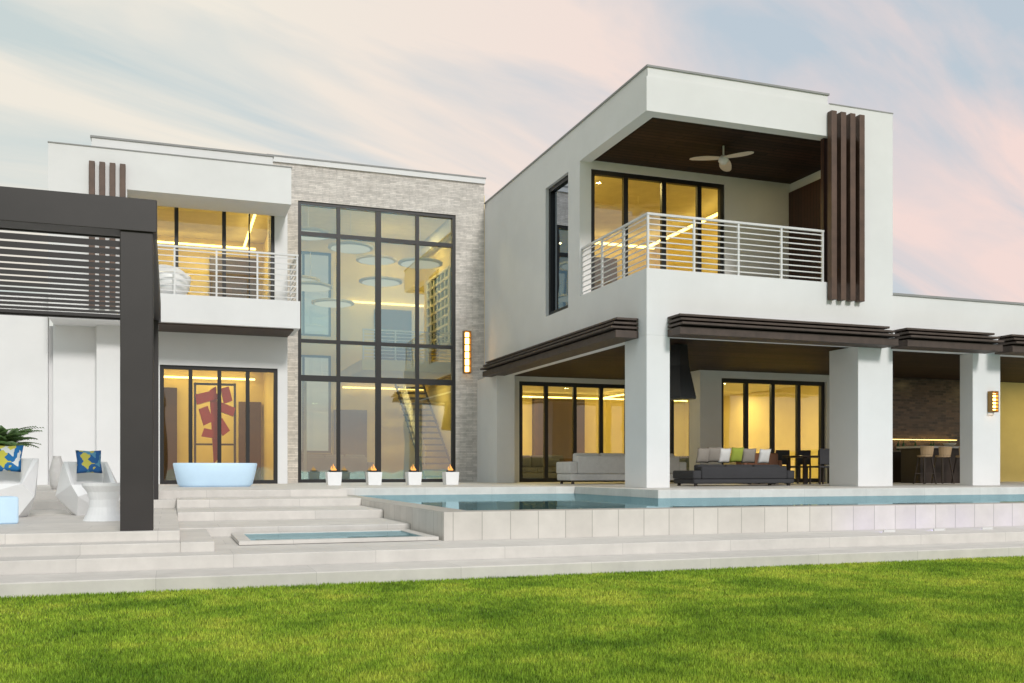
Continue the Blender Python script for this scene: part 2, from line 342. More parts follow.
def railing(parent,segs,z0,z1,nb=8,pst=1.1,mat=STEEL,name='railing'):
    bl=[]; seen=set()
    for (xa,ya,xb,yb) in segs:
        ln=math.hypot(xb-xa,yb-ya); n=max(1,round(ln/pst)); along='x' if abs(xb-xa)>abs(yb-ya) else 'y'
        for i in range(n+1):
            t=i/n; x=xa+(xb-xa)*t; y=ya+(yb-ya)*t
            if (round(x,2),round(y,2)) in seen: continue
            seen.add((round(x,2),round(y,2)))
            bl.append((x-.022,x+.022,y-.022,y+.022,z0,z1-.045))
        r=.03
        lo=(min(xa,xb),max(xa,xb),min(ya,yb),max(ya,yb))
        if along=='x': bl.append((lo[0]-r,lo[1]+r,lo[2]-r,lo[2]+r,z1-.045,z1))
        else: bl.append((lo[0]-r+.001,lo[0]+r-.001,lo[2]+r,lo[3],z1-.044,z1-.001))
        for k in range(nb):
            z=z0+.09+(z1-z0-.2)*k/(nb-1)
            if along=='x': bl.append((lo[0]+.023,lo[1]-.023,lo[2]-.012,lo[2]+.012,z-.012,z+.012))
            else: bl.append((lo[0]-.011,lo[0]+.011,lo[2]+.023,lo[3],z-.011,z+.011))
    return boxes(name,bl,mat,parent)
railing(H,[(-.9,25.06,3.08,25.06),(3.08,25.06,3.08,26.48)],4.72,5.93)
railing(H,[(5.95,31.05,9.15,31.05)],4.0,5.0)
# --- tower
T0=9.2
W([(T0,9.5,17.5,28.2,3.15,4.36),(T0,9.5,17.5,21.6,4.36,4.52),(T0,9.5,20.9,21.6,4.52,7.7),(T0,9.5,23.1,28.2,4.36,7.7),(T0,9.5,20.9,28.2,7.75,8.46),(T0,9.5,20.9,28.2,7.7,7.75),(T0,9.5,17.5,20.9,7.75,8.46)])
W([(8.95,9.5,26.3,28.2,0,3.15)])
W([(9.5,15.46,17.5,17.8,3.15,4.52),(9.5,15.46,17.5,17.8,7.75,8.46),(14.45,15.46,17.5,17.8,4.52,7.75)])
W([(15.16,15.46,17.8,28.2,3.4,8.46)])
W([(9.24,13.7,17.53,28.3,8.46,8.66)],name='roof'); W([(9.21,13.73,17.5,28.3,8.66,8.70)],name='roof_coping',mat=COPING)
W([(13.73,15.47,17.49,28.3,8.46,8.485)],name='roof_coping',mat=COPING)
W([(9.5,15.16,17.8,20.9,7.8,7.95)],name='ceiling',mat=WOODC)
boxes('balcony',[(9.5,15.16,17.8,20.9,4.2,4.5)],PAVE,H)
W([(13.2,15.16,20.9,21.2,4.5,7.8),(9.5,13.2,20.9,21.2,7.6,7.8)])
W([(15.08,15.16,19.4,20.85,4.55,7.55)],name='timber_panel',mat=REDWOOD)
W([(13.66,14.44,17.62,17.72,4.53,7.745)],name='timber_panel',mat=REDWOOD)
slatscreen([13.66+.25*i for i in range(4)],.14,17.34,17.49,4.12,8.27)
window('sliding_door','y',21.0,9.5,13.2,4.5,7.6,[(10.45,.06),(11.5,.06),(12.5,.06)],[],.11)
window('window','x',9.36,21.6,23.1,4.36,7.7,[],[],.11,.14,GLASSD)
railing(H,[(9.27,17.58,13.6,17.58),(9.27,17.58,9.27,20.9)],4.52,5.68,9)
room(9.51,15.15,21.2,28.1,4.5,7.9)
W([(9.9,14.8,27.6,27.66,7.55,7.62),(9.9,9.96,21.8,27.6,7.55,7.62),(14.5,14.56,21.8,27.6,7.55,7.62)],name='cove_light',mat=LED)
for x,y in ((10.8,22.6),(13.4,23),(12,26)): lamp(x,y,7.87,60)
for x,y in ((10.4,19.6),(14.2,19.6)): lamp(x,y,7.77,4,r=.12)
boxes('interior_wall',[(11.3,13.6,27.9,28.09,4.6,7.2)],WALNUT,H)
for b in ((9.2,9.74,17.5,18.5,0,3.15),(14.5,15.46,17.5,18.5,0,3.15),(17.95,18.8,17.65,18.05,0,3.15),(23,23.9,17.65,18.05,0,3.15)):
    boxes('column',[b],WHITE,H,bevel=.01)
# right wing
W([(15.46,34,17.65,17.95,3.15,4.38)])
W([(15.46,34,17.95,28,3.45,4.3)],name='roof'); W([(15.47,34,17.62,17.98,4.38,4.43)],name='roof_coping',mat=COPING)
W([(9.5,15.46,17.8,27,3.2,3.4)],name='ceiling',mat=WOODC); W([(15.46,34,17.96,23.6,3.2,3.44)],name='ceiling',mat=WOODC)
# canopies
CL=[(3.12,.15,.52,.0),(3.31,.045,.62,.06),(3.40,.045,.56,.14),(3.49,.045,.50,.22)]
def canopy(x0,x1):
    return boxes('canopy',[(x0,x1-s,17.49-pr,17.49,z0,z0+h_) for z0,h_,pr,s in CL]+[(x0+.1,x1-.35,17.25,17.48,3.265,3.495)],CANOPYM,H,bevel=.004)
canopy(9.68,15.15)
boxes('canopy',[(9.19-pr,9.19,17.85,26.8-s,z0,z0+h_) for z0,h_,pr,s in CL]+[(8.95,9.18,17.95,26.4,3.265,3.495)],CANOPYM,H,bevel=.004)
canopy(15.4,18.15); canopy(18.45,22.6)
# patio back walls
W([(9.5,9.9,27,27.3,0,3.2),(13.6,14.1,27,27.3,0,3.2),(9.9,13.6,27,27.3,3.05,3.2)])
W([(14.1,14.4,23.9,24.2,0,3.2),(14.1,14.4,26.8,27.3,0,3.2),(14.1,14.4,24.2,26.8,3.05,3.2)])
W([(14.1,14.8,23.6,23.9,0,3.2),(14.8,18.4,23.6,23.9,3.0,3.2),(18.4,19.7,23.6,23.9,0,3.2)]); W([(25,34,23.6,23.9,0,3.2)],mat=CREAM)
W([(19.7,25,23.55,23.9,0,3.2)],name='tiled_wall',mat=KTILE)
window('sliding_door','y',27.1,9.9,13.6,0,3.05,[10.8,11.75,12.65],[],.12)
window('sliding_door','x',14.25,24.2,26.8,0,3.05,[25.5],[],.12)
window('sliding_door','y',23.75,14.8,18.4,0,3.0,[(15.7,.06),(16.6,.06),(17.5,.06)],[],.12)
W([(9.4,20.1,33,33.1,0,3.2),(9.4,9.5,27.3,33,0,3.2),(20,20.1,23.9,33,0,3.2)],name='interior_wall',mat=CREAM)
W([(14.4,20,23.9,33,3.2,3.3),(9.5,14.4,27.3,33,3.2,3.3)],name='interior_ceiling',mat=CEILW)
W([(12.6,14.6,32.7,32.99,0,3.0),(18.5,19.9,32.7,32.99,0,2.8)],name='interior_wall',mat=WALNUT)
for x,y in ((10.8,28.5),(12.8,28.5),(12,31),(15.8,25),(18,25.5),(16.5,28.5),(19,30)): lamp(x,y,3.17,58)
W([(9.8,19.6,32.3,32.36,3.0,3.05)],name='cove_light',mat=LED); W([(15,15.05,24.4,32,3.0,3.05)],name='cove_light',mat=LED)
for x,y in ((11,20),(13,20),(11,24),(12.8,24),(17,20.5),(20.5,21.5),(22.5,22)): lamp(x,y,3.18,4,r=.14)
lamp(26.2,21.5,3.18,45,r=.2)
W([(20.6,23.2,23.44,23.5,1.3,1.31)],name='cove_light',mat=LED)
def wlamp(x,y,z,w,h):
    o=boxes('wall_lamp',[(x-w/2,x+w/2,y-.03,y,z,z+h),(x-w/2,x-w/2+.02,y-.14,y-.03,z,z+h),(x+w/2-.02,x+w/2,y-.14,y-.03,z,z+h)]+[(x-w/2+.02,x+w/2-.02,y-.15,y-.13,z+h*i/6-.012*(i>0),z+h*i/6+.02) for i in range(6)]+[(x-w/2+.02,x+w/2-.02,y-.15,y-.03,z+h-.02,z+h)],BRASS,H)
    boxes('lamp_shade',[(x-w*.22,x+w*.22,y-.11,y-.05,z+.05,z+h-.05)],LAMPG,o)
wlamp(8.60,28.2,3.35,.24,1.3); wlamp(18.5,17.65,1.75,.20,.5)

# ---------------------------------------------------------------- pergola
P=thing('pergola',(-4,15,-.3),'dark bronze pergola with louvred roof on a stone terrace','pergola')
for b in ((-.52,-.18,11.3,11.64),(-.5,-.2,17.9,18.2),(-7.5,-7.16,11.3,11.64),(-7.5,-7.2,17.9,18.2)):
    z0=-.3 if b[2]<17 else -.15
    boxes('post',[(b[0],b[1],b[2],b[3],z0,3.0)],BRONZE,P,bevel=.006)
boxes('beam',[(-7.55,-.14,11.27,11.62,3.0,3.36)],BRONZE,P,bevel=.006)
boxes('beam',[(-.5,-.16,11.62,18.2,3.0,3.34)],BRONZE,P,bevel=.006)
boxes('beam',[(-7.5,-7.2,11.62,18.2,3.0,3.34)],BRONZE,P,bevel=.006)
boxes('beam',[(-7.2,-.5,18.1,18.2,3.01,3.10)],BRONZE,P,bevel=.006)
boxes('louvre_roof',[(-7.2,-.5,11.85+.44*i,11.89+.44*i,3.035,3.035+.068-.0022*i) for i in range(15)],BRONZE,P)

# ---------------------------------------------------------------- lounge furniture
def sq2(hx,hy,z,rot=0):
    c_,s_=math.cos(rot),math.sin(rot)
    return [(x*c_-y*s_,x*s_+y*c_,z) for x,y in ((-hx,-hy),(hx,-hy),(hx,hy),(-hx,hy))]
def facet_chair(name,mat,label):
    r=thing(name,(0,0,0),label,'armchair')
    def tilt(rg,front,back): return [(x,y,front if y<0 else back) for x,y,z in rg]
    o=rings('shell',[sq2(.27,.25,0),sq2(.45,.43,.30,.30),tilt(sq2(.40,.41,0),.48,.84),tilt(sq2(.33,.34,0),.47,.83),sq2(.29,.28,.36)],mat,r)
    bm=bmesh.new(); bm.from_mesh(o.data); bmesh.ops.triangulate(bm,faces=[f for f in bm.faces]); bm.to_mesh(o.data); bm.free()
    boxes('seat_cushion',[(-.25,.25,-.25,.24,.361,.45)],FABW,r,bevel=.03)
    return r
def pillow(loc,s,mat,rz,tilt,label):
    v=[];f=[];n=9
    for sgn in (1,-1):
        for i in range(n):
            for j in range(n):
                a=-1+2*i/(n-1); b=-1+2*j/(n-1)
                th=.28*((1-a*a)*(1-b*b))**.45
                k=1-.08*(1-abs(a))*abs(b); k2=1-.08*(1-abs(b))*abs(a)
                v.append((a*.5*s*k2,sgn*th*s*.5,b*.5*s*k))
    for q in (0,n*n):
        for i in range(n-1):
            for j in range(n-1): f.append((q+i*n+j,q+(i+1)*n+j,q+(i+1)*n+j+1,q+i*n+j+1))
    o=mesh_obj('throw_pillow',v,f,mat,smooth=True); bm=bmesh.new(); bm.from_mesh(o.data); bmesh.ops.remove_doubles(bm,verts=bm.verts,dist=.002); bm.to_mesh(o.data); bm.free()
    o.location=loc; o.rotation_euler=(tilt,0,rz); return tag(o,label,'pillow')
c=facet_chair('armchair',FURN,'white faceted shell armchair on the stone terrace'); place(c,(-1.14,15.6,-.3),math.radians(15)); c.scale=(.78,.78,.95)
c=facet_chair('armchair',FURN,'white faceted armchair holding a blue patterned pillow'); place(c,(-2.2,15.2,-.3),math.radians(-12)); c.scale=(.82,.82,1.0)
pillow((-2.2,15.2,.34),.40,PATT,math.radians(-12),math.radians(-15),'blue and yellow geometric pillow on an armchair')
pillow((-1.14,15.6,.32),.36,ARTM,math.radians(15),math.radians(-15),'blue and yellow pillow on a white armchair')
st=rings('side_table',[circ(0,0,z,r,r*.92,28) for z,r in ((0,.26),(.08,.22),(.18,.185),(.28,.18),(.38,.21),(.46,.27),(.50,.275))],FURN,smooth=False)
tag(st,'white curved hourglass side table on stone terrace','side table'); st.location=(-.83,13.75,-.3)
pf=boxes('ottoman',[(-.22,.22,-.22,.22,0,.34)],LBLUE,bevel=.03); tag(pf,'pale blue square ottoman on the terrace','ottoman'); pf.location=(-2.05,13.4,-.3); pf.rotation_euler=(0,0,.3)
vz=rings('floor_vase',[circ(0,0,z,r,r,20) for z,r in ((0,.09),(.1,.13),(.35,.14),(.55,.09),(.62,.07),(.64,.08),(.60,.055))],FABW,smooth=True); tag(vz,'tall white ceramic floor vase beside the wall','vase'); vz.location=(-2.05,20.2,0)
tub=thing('soaking_tub',(0,0,0),'pale blue oval freestanding tub on the stone terrace','tub')
rings('shell',[circ(0,0,z,rx,ry,40,0,.6) for z,rx,ry in ((0,.74,.48),(.05,.80,.52),(.3,.86,.58),(.50,.90,.62),(.525,.89,.61),(.51,.83,.55),(.3,.72,.46))],LBLUE,tub,smooth=True)
rings('water',[circ(0,0,.42,.775,.5,40,0,.6),circ(0,0,.425,.77,.495,40,0,.6)],WATER,tub)
place(tub,(.95,22.4,0))
def cycad(loc):
    r=thing('potted_palm',loc,'green feathery palm in a white pot','plant')
    x,y,z=loc
    rings('pot',[circ(x,y,z+a,b,b,16) for a,b in ((0,.2),(.5,.28),(.52,.25),(.45,.22))],FURN,r)
    rings('trunk',[circ(x,y,z+a,b,b,8) for a,b in ((.4,.07),(.75,.05))],SOIL,r)
    v=[];f=[]
    for k in range(40):
        a=k*2.4; ln=.65+.35*random.random(); el=.5+1.0*random.random()
        for s in range(22):
            t=(s+1)/22; px=x+math.cos(a)*ln*t*math.cos(el*(1-.5*t)); py=y+math.sin(a)*ln*t*math.cos(el*(1-.5*t)); pz=z+.75+ln*(math.sin(el)*t-.45*t*t)
            for sd in (-1,1):
                L=.17*math.sin(math.pi*min(1,t*.9+.1))+.03; nx,ny=-math.sin(a)*sd,math.cos(a)*sd
                n=len(v); v+=[(px,py,pz),(px+nx*L*.5+math.cos(a)*.02,py+ny*L*.5+math.sin(a)*.02,pz+.014),(px+nx*L+math.cos(a)*.06,py+ny*L+math.sin(a)*.06,pz-.03),(px+nx*L*.5+math.cos(a)*.045,py+ny*L*.5+math.sin(a)*.045,pz-.012)]; f.append((n,n+1,n+2,n+3))
    mesh_obj('fronds',v,f,LEAF,r)
cycad((-3.12,20.5,0))
fb=thing('fire_bowl',(0,0,0),'white square planter with a small flame beside the pool','fire bowl','fire bowls along the glass wall')
def sq(h,z): return [(-h,-h,z),(h,-h,z),(h,h,z),(-h,h,z)]
rings('pedestal',[sq(.155,0),sq(.175,.32),sq(.155,.321),sq(.15,.28)],FURN,fb)
rings('burner',[circ(0,0,z,r,r,14) for z,r in ((.28,.06),(.33,.11),(.36,.13),(.35,.10))],BRONZE,fb)
v=[];f=[]
for k,(dx,dy,hh) in enumerate(((0,0,.17),(.04,.02,.10),(-.04,.01,.12),(.01,-.03,.08))):
    rs=[(0,.018),(.25,.026),(.55,.018),(.8,.008),(1,.001)]; n0=len(v)
    for t,rr in rs:
        for i in range(6):
            a=i*math.pi/3; v.append((dx+rr*math.cos(a)+.012*math.sin(t*5+k),dy+rr*math.sin(a),.355+hh*t))
    for q in range(4):
        for i in range(6):
            j=(i+1)%6; f.append((n0+q*6+i,n0+q*6+j,n0+(q+1)*6+j,n0+(q+1)*6+i))
mesh_obj('flame',v,f,FLAME,fb)
place(fb,(3.72,23.2,0))
for x in (4.70,5.70,6.66): copy_thing(fb,(x,23.2,0))
ch=thing('balcony_chair',(0,0,0),'round white tub chair on the balcony','chair')
rings('shell',[[(p[0],p[1],p[2]+(max(0,p[1])*.75 if k>1 else 0)) for p in circ(0,0,z,r,r,24)] for k,(z,r) in enumerate(((0,.26),(.2,.38),(.46,.42),(.5,.38),(.36,.3)))],FURN,ch,smooth=True)
rings('seat_cushion',[circ(0,0,z,r,r,20) for z,r in ((.38,.29),(.46,.29),(.48,.25))],FABW,ch,smooth=True)
place(ch,(0.0,25.7,4.72),math.radians(15)); ch.scale=(1.2,1.2,1.2)
fan=thing('ceiling_fan',(0,0,0),'three blade pale wood ceiling fan above the balcony','ceiling fan')
rings('rod',[circ(0,0,z,.02,.02,10) for z in (-.02,-.30)],STEEL,fan)
rings('motor',[circ(0,0,z,r,r,20) for z,r in ((-.24,.04),(-.28,.10),(-.37,.12),(-.44,.06))],STEEL,fan,smooth=True)
for k in range(3):
    a=k*2*math.pi/3+.75; v=[];n=10
    for i in range(n+1):
        t=i/n; r_=.08+.72*t; w_=.06+.08*math.sin(math.pi*min(1,t*.85+.1)); 
        if t>.95:w_*=.5
        sw=.10*math.sin(t*math.pi*.5)
        for s,dz in ((-1,-.05),(1,.05)):
            lx=r_; ly=s*w_+sw
            for th in (0,.012):
                v.append((lx*math.cos(a)-ly*math.sin(a),lx*math.sin(a)+ly*math.cos(a),-.36+dz*s*s*s+th-.06*t))
    f=[]
    for i in range(n):
        b=i*4;c_=b+4
        f+=[(b,b+2,c_+2,c_),(b+1,c_+1,c_+3,b+3),(b,c_,c_+1,b+1),(b+2,b+3,c_+3,c_+2)]
    f+=[(0,1,3,2),(n*4,n*4+2,n*4+3,n*4+1)]
    mesh_obj('blade',v,f,FANM,fan)
place(fan,(11.9,18.9,7.8))

# ---------------------------------------------------------------- patio furniture
def sofa(w,mat,label,nseat=3,rz=0,loc=(0,0,0),hs=1.0):
    r=thing('sofa',(0,0,0),label,'sofa'); d=.95
    boxes('base',[(-w/2,w/2,-d/2,d/2,.10,.28)],mat,r,bevel=.03)
    boxes('arm',[(-w/2-.02,-w/2+.2,-d/2-.01,d/2,.285,.62)],mat,r,bevel=.04); boxes('arm',[(w/2-.2,w/2+.02,-d/2-.01,d/2,.285,.62)],mat,r,bevel=.04)
    boxes('backrest',[(-w/2+.2,w/2-.2,d/2-.22,d/2,.285,.78)],mat,r,bevel=.04)
    iw=(w-.42)/nseat
    for i in range(nseat):
        x=-w/2+.21+iw*i
        boxes('seat_cushion',[(x+.005,x+iw-.005,-d/2-.01,d/2-.24,.285,.45)],mat,r,bevel=.04)
        boxes('back_cushion',[(x+.01,x+iw-.01,d/2-.42,d/2-.225,.455,.86)],mat,r,bevel=.06)
    for x in (-w/2+.1,w/2-.1):
        for y in (-d/2+.1,d/2-.1): boxes('leg',[(x-.03,x+.03,y-.03,y+.03,0,.1)],DKW,r)
    place(r,loc,rz); r.scale=(1,1,hs); return r
sofa(3.4,FABW,'long low white upholstered outdoor sofa on the covered patio',4,math.radians(180),(11.45,23.2,0),.95)
sofa(2.7,FABG,'charcoal outdoor sofa with scattered pillows facing the room',3,math.radians(180),(12.5,19.4,0),.58)
for x,z,m,l,r_ in ((11.55,.53,FABT,'taupe pillow on the charcoal sofa',.1),(11.85,.55,FABT,'dark taupe pillow on the charcoal sofa',-.15),(12.12,.53,FABW,'white pillow on the charcoal sofa',.2),(12.45,.55,FABL,'lime green pillow on the charcoal sofa',.1),(12.78,.53,FABT,'taupe pillow on the charcoal sofa',-.1),(13.2,.52,FABW,'white pillow on the charcoal sofa',.15)):
    pillow((x,19.25,z),.36,m,r_,math.radians(14),l)
ac=thing('armchair',(0,0,0),'rust leather armchair on the covered patio','armchair')
boxes('seat',[(-.36,.36,-.38,.3,.15,.44)],FABO,ac,bevel=.05); boxes('backrest',[(-.38,.38,.305,.45,.2,.80)],FABO,ac,bevel=.05)
boxes('arm',[(-.48,-.365,-.38,.42,.15,.62)],FABO,ac,bevel=.04); boxes('arm',[(.365,.48,-.38,.42,.15,.62)],FABO,ac,bevel=.04)
for x in (-.3,.3):
    for y in (-.3,.3): boxes('leg',[(x-.025,x+.025,y-.025,y+.025,0,.15)],DKW,ac)
place(ac,(14.35,21.0,0),math.radians(150)); copy_thing(ac,(15.1,22.2,0),math.radians(100))
dt=thing('dining_table',(0,0,0),'dark timber dining table on the patio','table')
boxes('table_top',[(-1.1,1.1,-.45,.45,.70,.75)],DKW,dt,bevel=.01)
for x in (-.95,.95):
    for y in (-.35,.35): boxes('leg',[(x-.04,x+.04,y-.04,y+.04,0,.70)],DKW,dt)
place(dt,(16.6,21.3,0))
dc=thing('dining_chair',(0,0,0),'dark slim dining chair at the patio table','chair','dining chairs around the patio table')
boxes('seat',[(-.23,.23,-.23,.23,.43,.48)],FABG,dc,bevel=.015); boxes('backrest',[(-.22,.22,.19,.23,.52,.92)],FABG,dc,bevel=.01)
for x in (-.2,.2):
    boxes('leg',[(x-.018,x+.018,-.21,-.175,0,.43)],DKW,dc); boxes('leg',[(x-.018,x+.018,.185,.22,0,.52)],DKW,dc)
place(dc,(15.9,20.6,0),math.pi)
for x,y,r_ in ((16.6,20.6,math.pi),(17.3,20.6,math.pi),(15.9,22.05,0),(16.6,22.05,0),(17.3,22.05,0)): copy_thing(dc,(x,y,0),r_)
ki=thing('kitchen_island',(0,0,0),'stone topped dark outdoor kitchen island','kitchen island')
boxes('cabinet',[(-1.3,1.3,-.38,.38,0,.98)],DKW,ki,bevel=.005); boxes('counter_top',[(-1.4,1.4,-.48,.45,.985,1.04)],PAVE,ki,bevel=.008)
place(ki,(21.0,21.6,0))
kc=thing('kitchen_counter',(0,0,0),'dark kitchen counter against the mosaic wall','kitchen counter')
boxes('cabinet',[(-1.8,1.8,-.3,.3,0,.9)],DKW,kc,bevel=.005); boxes('counter_top',[(-1.85,1.85,-.35,.3,.905,.95)],FABT,kc,bevel=.008); place(kc,(21.9,23.2,0))
bs=thing('bar_stool',(0,0,0),'tan wooden bar stool with curved back at the kitchen island','stool','bar stools at the kitchen island')
rings('seat',[circ(0,0,z,r,r*.9,18) for z,r in ((.71,.15),(.73,.20),(.77,.20))],TANW,bs)
bk=[]
for z,rr in ((.775,.20),(1.0,.235)):
    bk.append([(q*math.cos(a),q*math.sin(a),z) for q,a in [(rr,math.pi*(1.1+.8*i/8)) for i in range(9)]+[(rr-.025,math.pi*(1.9-.8*i/8)) for i in range(9)]])
rings('backrest',bk,TANW,bs)
for sx in (-1,1):
    for sy in (-1,1):
        v=[(sx*.12-.015,sy*.11-.015,.71),(sx*.12+.015,sy*.11-.015,.71),(sx*.12+.015,sy*.11+.015,.71),(sx*.12-.015,sy*.11+.015,.71)]
        b=[(q[0]+sx*.08,q[1]+sy*.08,0) for q in v]; rings('leg',[b,v],DKW,bs)
boxes('footrest',[(-.19,.19,-.18,-.16,.27,.29),(-.19,.19,.16,.18,.27,.29)],DKW,bs)
place(bs,(18.9,20.2,0))
for x in (19.8,20.5,21.3): copy_thing(bs,(x,20.5,0))
bo=rings('bottle',[circ(0,0,z,r,r,12) for z,r in ((0,.04),(.19,.04),(.24,.015),(.31,.015))],BOTT,smooth=True); tag(bo,'green glass bottle standing on the kitchen counter','bottle','bottles on the kitchen counter'); bo.location=(20.7,23.2,.95)
for x in (20.85,21.3,21.9,22.0,22.6,23.1): copy_thing(bo,(x,23.15,.95))
fbw=rings('fruit_bowl',[circ(0,0,z,r,r,20) for z,r in ((0,.07),(.06,.16),(.10,.19),(.07,.15),(.04,.08))],FURN,smooth=True); tag(fbw,'white fruit bowl on the kitchen island','bowl'); fbw.location=(21.1,21.6,1.04)
tv=thing('suspended_fireplace_hood',(0,0,0),'dark tapered suspended fireplace hood under the patio ceiling','fireplace')
rings('hood',[sq(.13,-.02),sq(.16,-.5),sq(.27,-1.2),sq(.26,-1.24)],BLACK,tv)
place(tv,(10.75,18.9,3.2),math.radians(20))

# ---------------------------------------------------------------- interior objects
pd=thing('pendant_disc',(0,0,0),'large glowing round pendant disc in the glass hall','pendant lamp','round pendant discs in the glass hall')
rings('shade',[circ(0,0,z,r,r,36) for z,r in ((0,.66),(.02,.72),(.08,.72),(.10,.66))],CEILW,pd,smooth=False)
rings('glow_panel',[circ(0,0,-.004,.62,.62,36),circ(0,0,-.001,.62,.62,36)],DISC,pd)
rings('cable',[circ(0,0,.1,.008,.008,6),circ(0,0,1.2,.008,.008,6)],STEEL,pd)
place(pd,(4.0,29.8,7.6))
for x,y,z in ((4.3,31.5,6.3),(5.4,30.3,7.4),(5.2,32.6,6.0),(6.6,31.4,6.6),(7.6,30.0,7.0),(6.9,33.6,7.8),(4.2,33.6,6.9)): copy_thing(pd,(x,y,z))
art=thing('wall_art',(9.15,33,5.0),'pale lattice wall art with teal panels in the hall','wall art')
boxes('backing',[(9.12,9.17,31.9,34.9,4.8,7.4)],ARTP,art)
bl=[]
for i in range(7): bl.append((9.07,9.12,31.9+.49*i-.05,31.9+.49*i+.05,4.8,7.4))
for j in range(9): bl.append((9.055,9.115,31.83,34.97,4.8+.325*j-.04,4.8+.325*j+.04))
boxes('lattice',bl,FURN,art)
stc=thing('staircase',(0,0,0),'open tread staircase with steel rail in the hall','staircase')
boxes('treads',[(0,1.1,.28*i,.28*i+.3,.22*i+.12,.22*i+.18) for i in range(16)],DKW,stc)
v=[];f=[]
for xo in (0,1.06):
    n=len(v); v+=[(xo,0,.0),(xo+.04,0,.0),(xo+.04,4.5,3.55),(xo,4.5,3.55),(xo,0,.12),(xo+.04,0,.12),(xo+.04,4.5,3.67),(xo,4.5,3.67)]; f+=[tuple(i+n for i in q) for q in BF]
mesh_obj('stringer',v,f,BLACK,stc)
v=[];f=[]
for k in range(5):
    n=len(v); zz=.5+.15*k; v+=[(0,0,zz),(.02,0,zz),(.02,4.5,zz+3.55),(0,4.5,zz+3.55),(0,0,zz+.02),(.02,0,zz+.02),(.02,4.5,zz+3.57),(0,4.5,zz+3.57)]; f+=[tuple(i+n for i in q) for q in BF]
mesh_obj('railing',v,f,STEEL,stc)
place(stc,(7.9,30.6,0),0)
sc=thing('sculpture',(0,0,0),'red and black abstract standing sculpture behind glass','sculpture')
boxes('plinth',[(-.3,.3,-.2,.2,0,.55)],BLACK,sc,bevel=.01)
def slab(nm,cx,cz,w_,h_,t,ang,dy,mat):
    c_,s_=math.cos(ang),math.sin(ang); v=[]
    for y in (dy-t,dy+t):
        for a,b in ((-w_,-h_),(w_,-h_*.8),(w_*.85,h_),(-w_*.9,h_*.9)): v.append((cx+a*c_-b*s_,y,cz+a*s_+b*c_))
    o=mesh_obj(nm,v,[(0,1,2,3),(4,5,6,7),(0,1,5,4),(1,2,6,5),(2,3,7,6),(3,0,4,7)],mat,sc); return o
slab('body',0,1.6,.10,1.05,.09,.06,0,RED)
for q in ((-.22,2.35,.30,.14,.14,.25,-.05),(.26,2.05,.28,.13,.12,-.4,.06),(-.24,1.85,.14,.24,.12,.3,.02),(.30,2.42,.12,.22,.10,.2,-.03),(-.08,1.35,.26,.12,.13,-.2,.0),(.20,1.55,.12,.22,.10,.5,.03)):
    slab('arm',*q,RED)
boxes('frame',[(-.55,-.49,-.03,.03,.55,2.75),(.49,.55,-.03,.03,.55,2.75),(-.55,.55,.16,.22,2.70,2.76),(-.55,.55,.16,.22,1.05,1.10)],BLACK,sc)
place(sc,(1.15,27.3,0))
sofa(2.4,FABT,'taupe sofa inside the glass hall',3,math.radians(180),(4.9,30.6,0))
sofa(2.2,FABG,'charcoal sofa in the living room behind glass',3,0,(11.6,29.6,0))
sofa(2.4,FABT,'taupe sofa in the living room behind glass',3,math.radians(180),(16.6,26.6,0))

# ---------------------------------------------------------------- world
w=bpy.data.worlds.new('World'); S.world=w; w.use_nodes=True; nt=w.node_tree; nt.nodes.clear(); L=nt.links.new
out=nt.nodes.new('ShaderNodeOutputWorld')
sky=N(nt,'ShaderNodeTexSky'); sky.sky_type='NISHITA'; sky.sun_disc=False; sky.sun_elevation=math.radians(9); sky.sun_rotation=math.radians(170); sky.air_density=1.0; sky.dust_density=1.0; sky.ozone_density=1.0
b1=N(nt,'ShaderNodeBackground',inp={'Strength':.15}); L(sky.outputs[0],b1.inputs[0])
tc=N(nt,'ShaderNodeTexCoord'); sp=N(nt,'ShaderNodeSeparateXYZ'); L(tc.outputs['Generated'],sp.inputs[0])
hx=N(nt,'ShaderNodeMapRange',inp={'From Min':-.1,'From Max':.35}); L(sp.outputs[0],hx.inputs['Value'])
hc=N(nt,'ShaderNodeMix',data_type='RGBA'); hc.inputs[6].default_value=(.60,.69,.68,1); hc.inputs[7].default_value=(.50,.62,.71,1); L(hx.outputs[0],hc.inputs[0])
bh=N(nt,'ShaderNodeBackground',inp={'Strength':1.0}); L(hc.outputs[2],bh.inputs[0])
m0=N(nt,'ShaderNodeMixShader'); m0.inputs[0].default_value=.85; L(b1.outputs[0],m0.inputs[1]); L(bh.outputs[0],m0.inputs[2])
zz=N(nt,'ShaderNodeMath',operation='ADD'); zz.inputs[1].default_value=.25; L(sp.outputs[2],zz.inputs[0])
zm=N(nt,'ShaderNodeMath',operation='MAXIMUM'); zm.inputs[1].default_value=.05; L(zz.outputs[0],zm.inputs[0])
dx=N(nt,'ShaderNodeMath',operation='DIVIDE'); L(sp.outputs[0],dx.inputs[0]); L(zm.outputs[0],dx.inputs[1])
dy=N(nt,'ShaderNodeMath',operation='DIVIDE'); L(sp.outputs[1],dy.inputs[0]); L(zm.outputs[0],dy.inputs[1])
cb=N(nt,'ShaderNodeCombineXYZ'); L(dx.outputs[0],cb.inputs[0]); L(dy.outputs[0],cb.inputs[1])
mr_=N(nt,'ShaderNodeMapping'); mr_.inputs['Rotation'].default_value=(0,0,math.radians(-20)); L(cb.outputs[0],mr_.inputs[0])
mp=N(nt,'ShaderNodeMapping'); mp.inputs['Scale'].default_value=(.75,2.7,1); mp.inputs['Location'].default_value=(2.3,.55,0); L(mr_.outputs[0],mp.inputs[0])
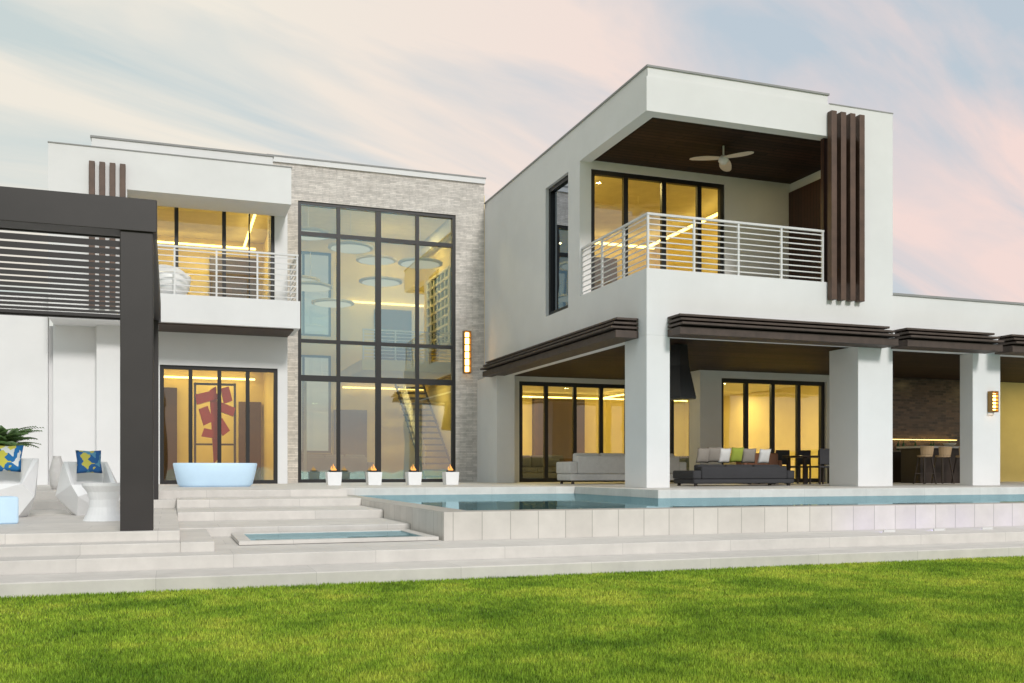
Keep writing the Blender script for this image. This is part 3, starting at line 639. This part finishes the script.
no=N(nt,'ShaderNodeTexNoise',inp={'Scale':1.25,'Detail':10.0,'Roughness':.54,'Distortion':.7}); L(mp.outputs[0],no.inputs['Vector'])
rp=N(nt,'ShaderNodeValToRGB'); rp.color_ramp.elements[0].position=.37; rp.color_ramp.elements[0].color=(.12,.12,.12,1); rp.color_ramp.elements[1].position=.59; rp.color_ramp.elements[1].color=(.95,.95,.95,1); L(no.outputs['Fac'],rp.inputs[0])
mr=N(nt,'ShaderNodeMapRange',inp={'From Min':.05,'From Max':.55}); L(sp.outputs[0],mr.inputs['Value'])
cc=N(nt,'ShaderNodeMix',data_type='RGBA'); cc.inputs[6].default_value=(.89,.83,.73,1); cc.inputs[7].default_value=(.92,.72,.67,1); L(mr.outputs[0],cc.inputs[0])
b2=N(nt,'ShaderNodeBackground',inp={'Strength':1.0}); L(cc.outputs[2],b2.inputs[0])
ms=N(nt,'ShaderNodeMixShader'); L(rp.outputs[0],ms.inputs[0]); L(m0.outputs[0],ms.inputs[1]); L(b2.outputs[0],ms.inputs[2])
# western half of the sky: clearer blue-teal above, sunset band low down
wy=N(nt,'ShaderNodeMapRange',inp={'From Min':.2,'From Max':-.5,'To Min':0.0,'To Max':1.0}); L(sp.outputs[1],wy.inputs['Value'])
wt=N(nt,'ShaderNodeMath',operation='MULTIPLY'); wt.inputs[1].default_value=.6; L(wy.outputs[0],wt.inputs[0])
b4=N(nt,'ShaderNodeBackground',inp={'Color':(.42,.60,.68,1),'Strength':.95})
mw=N(nt,'ShaderNodeMixShader'); L(wt.outputs[0],mw.inputs[0]); L(ms.outputs[0],mw.inputs[1]); L(b4.outputs[0],mw.inputs[2])
hz=N(nt,'ShaderNodeMapRange',inp={'From Min':.01,'From Max':.14,'To Min':.9,'To Max':0.0}); L(sp.outputs[2],hz.inputs['Value'])
mm=N(nt,'ShaderNodeMath',operation='MULTIPLY'); L(hz.outputs[0],mm.inputs[0]); L(wy.outputs[0],mm.inputs[1])
b3=N(nt,'ShaderNodeBackground',inp={'Color':(.98,.58,.42,1),'Strength':.9})
mz=N(nt,'ShaderNodeMixShader'); L(mm.outputs[0],mz.inputs[0]); L(mw.outputs[0],mz.inputs[1]); L(b3.outputs[0],mz.inputs[2]); L(mz.outputs[0],out.inputs[0])
sun=bpy.data.lights.new('sun','SUN'); sun.energy=2.1; sun.angle=math.radians(10); sun.color=(1,.955,.91)
so=bpy.data.objects.new('sun',sun); C.objects.link(so)
d=Vector((-.10,.85,-.50)).normalized(); so.rotation_euler=d.to_track_quat('-Z','Y').to_euler()
# ---------------------------------------------------------------- camera
cam=bpy.data.cameras.new('camera'); co=bpy.data.objects.new('camera',cam); C.objects.link(co)
co.location=(0,0,.37); co.rotation_euler=(math.radians(90),0,math.radians(-19.7)); cam.lens=33.54; cam.sensor_width=36; cam.shift_y=.1255; cam.clip_end=3000
S.camera=co
S.view_settings.view_transform='Standard'; S.view_settings.look='None'; S.view_settings.exposure=0
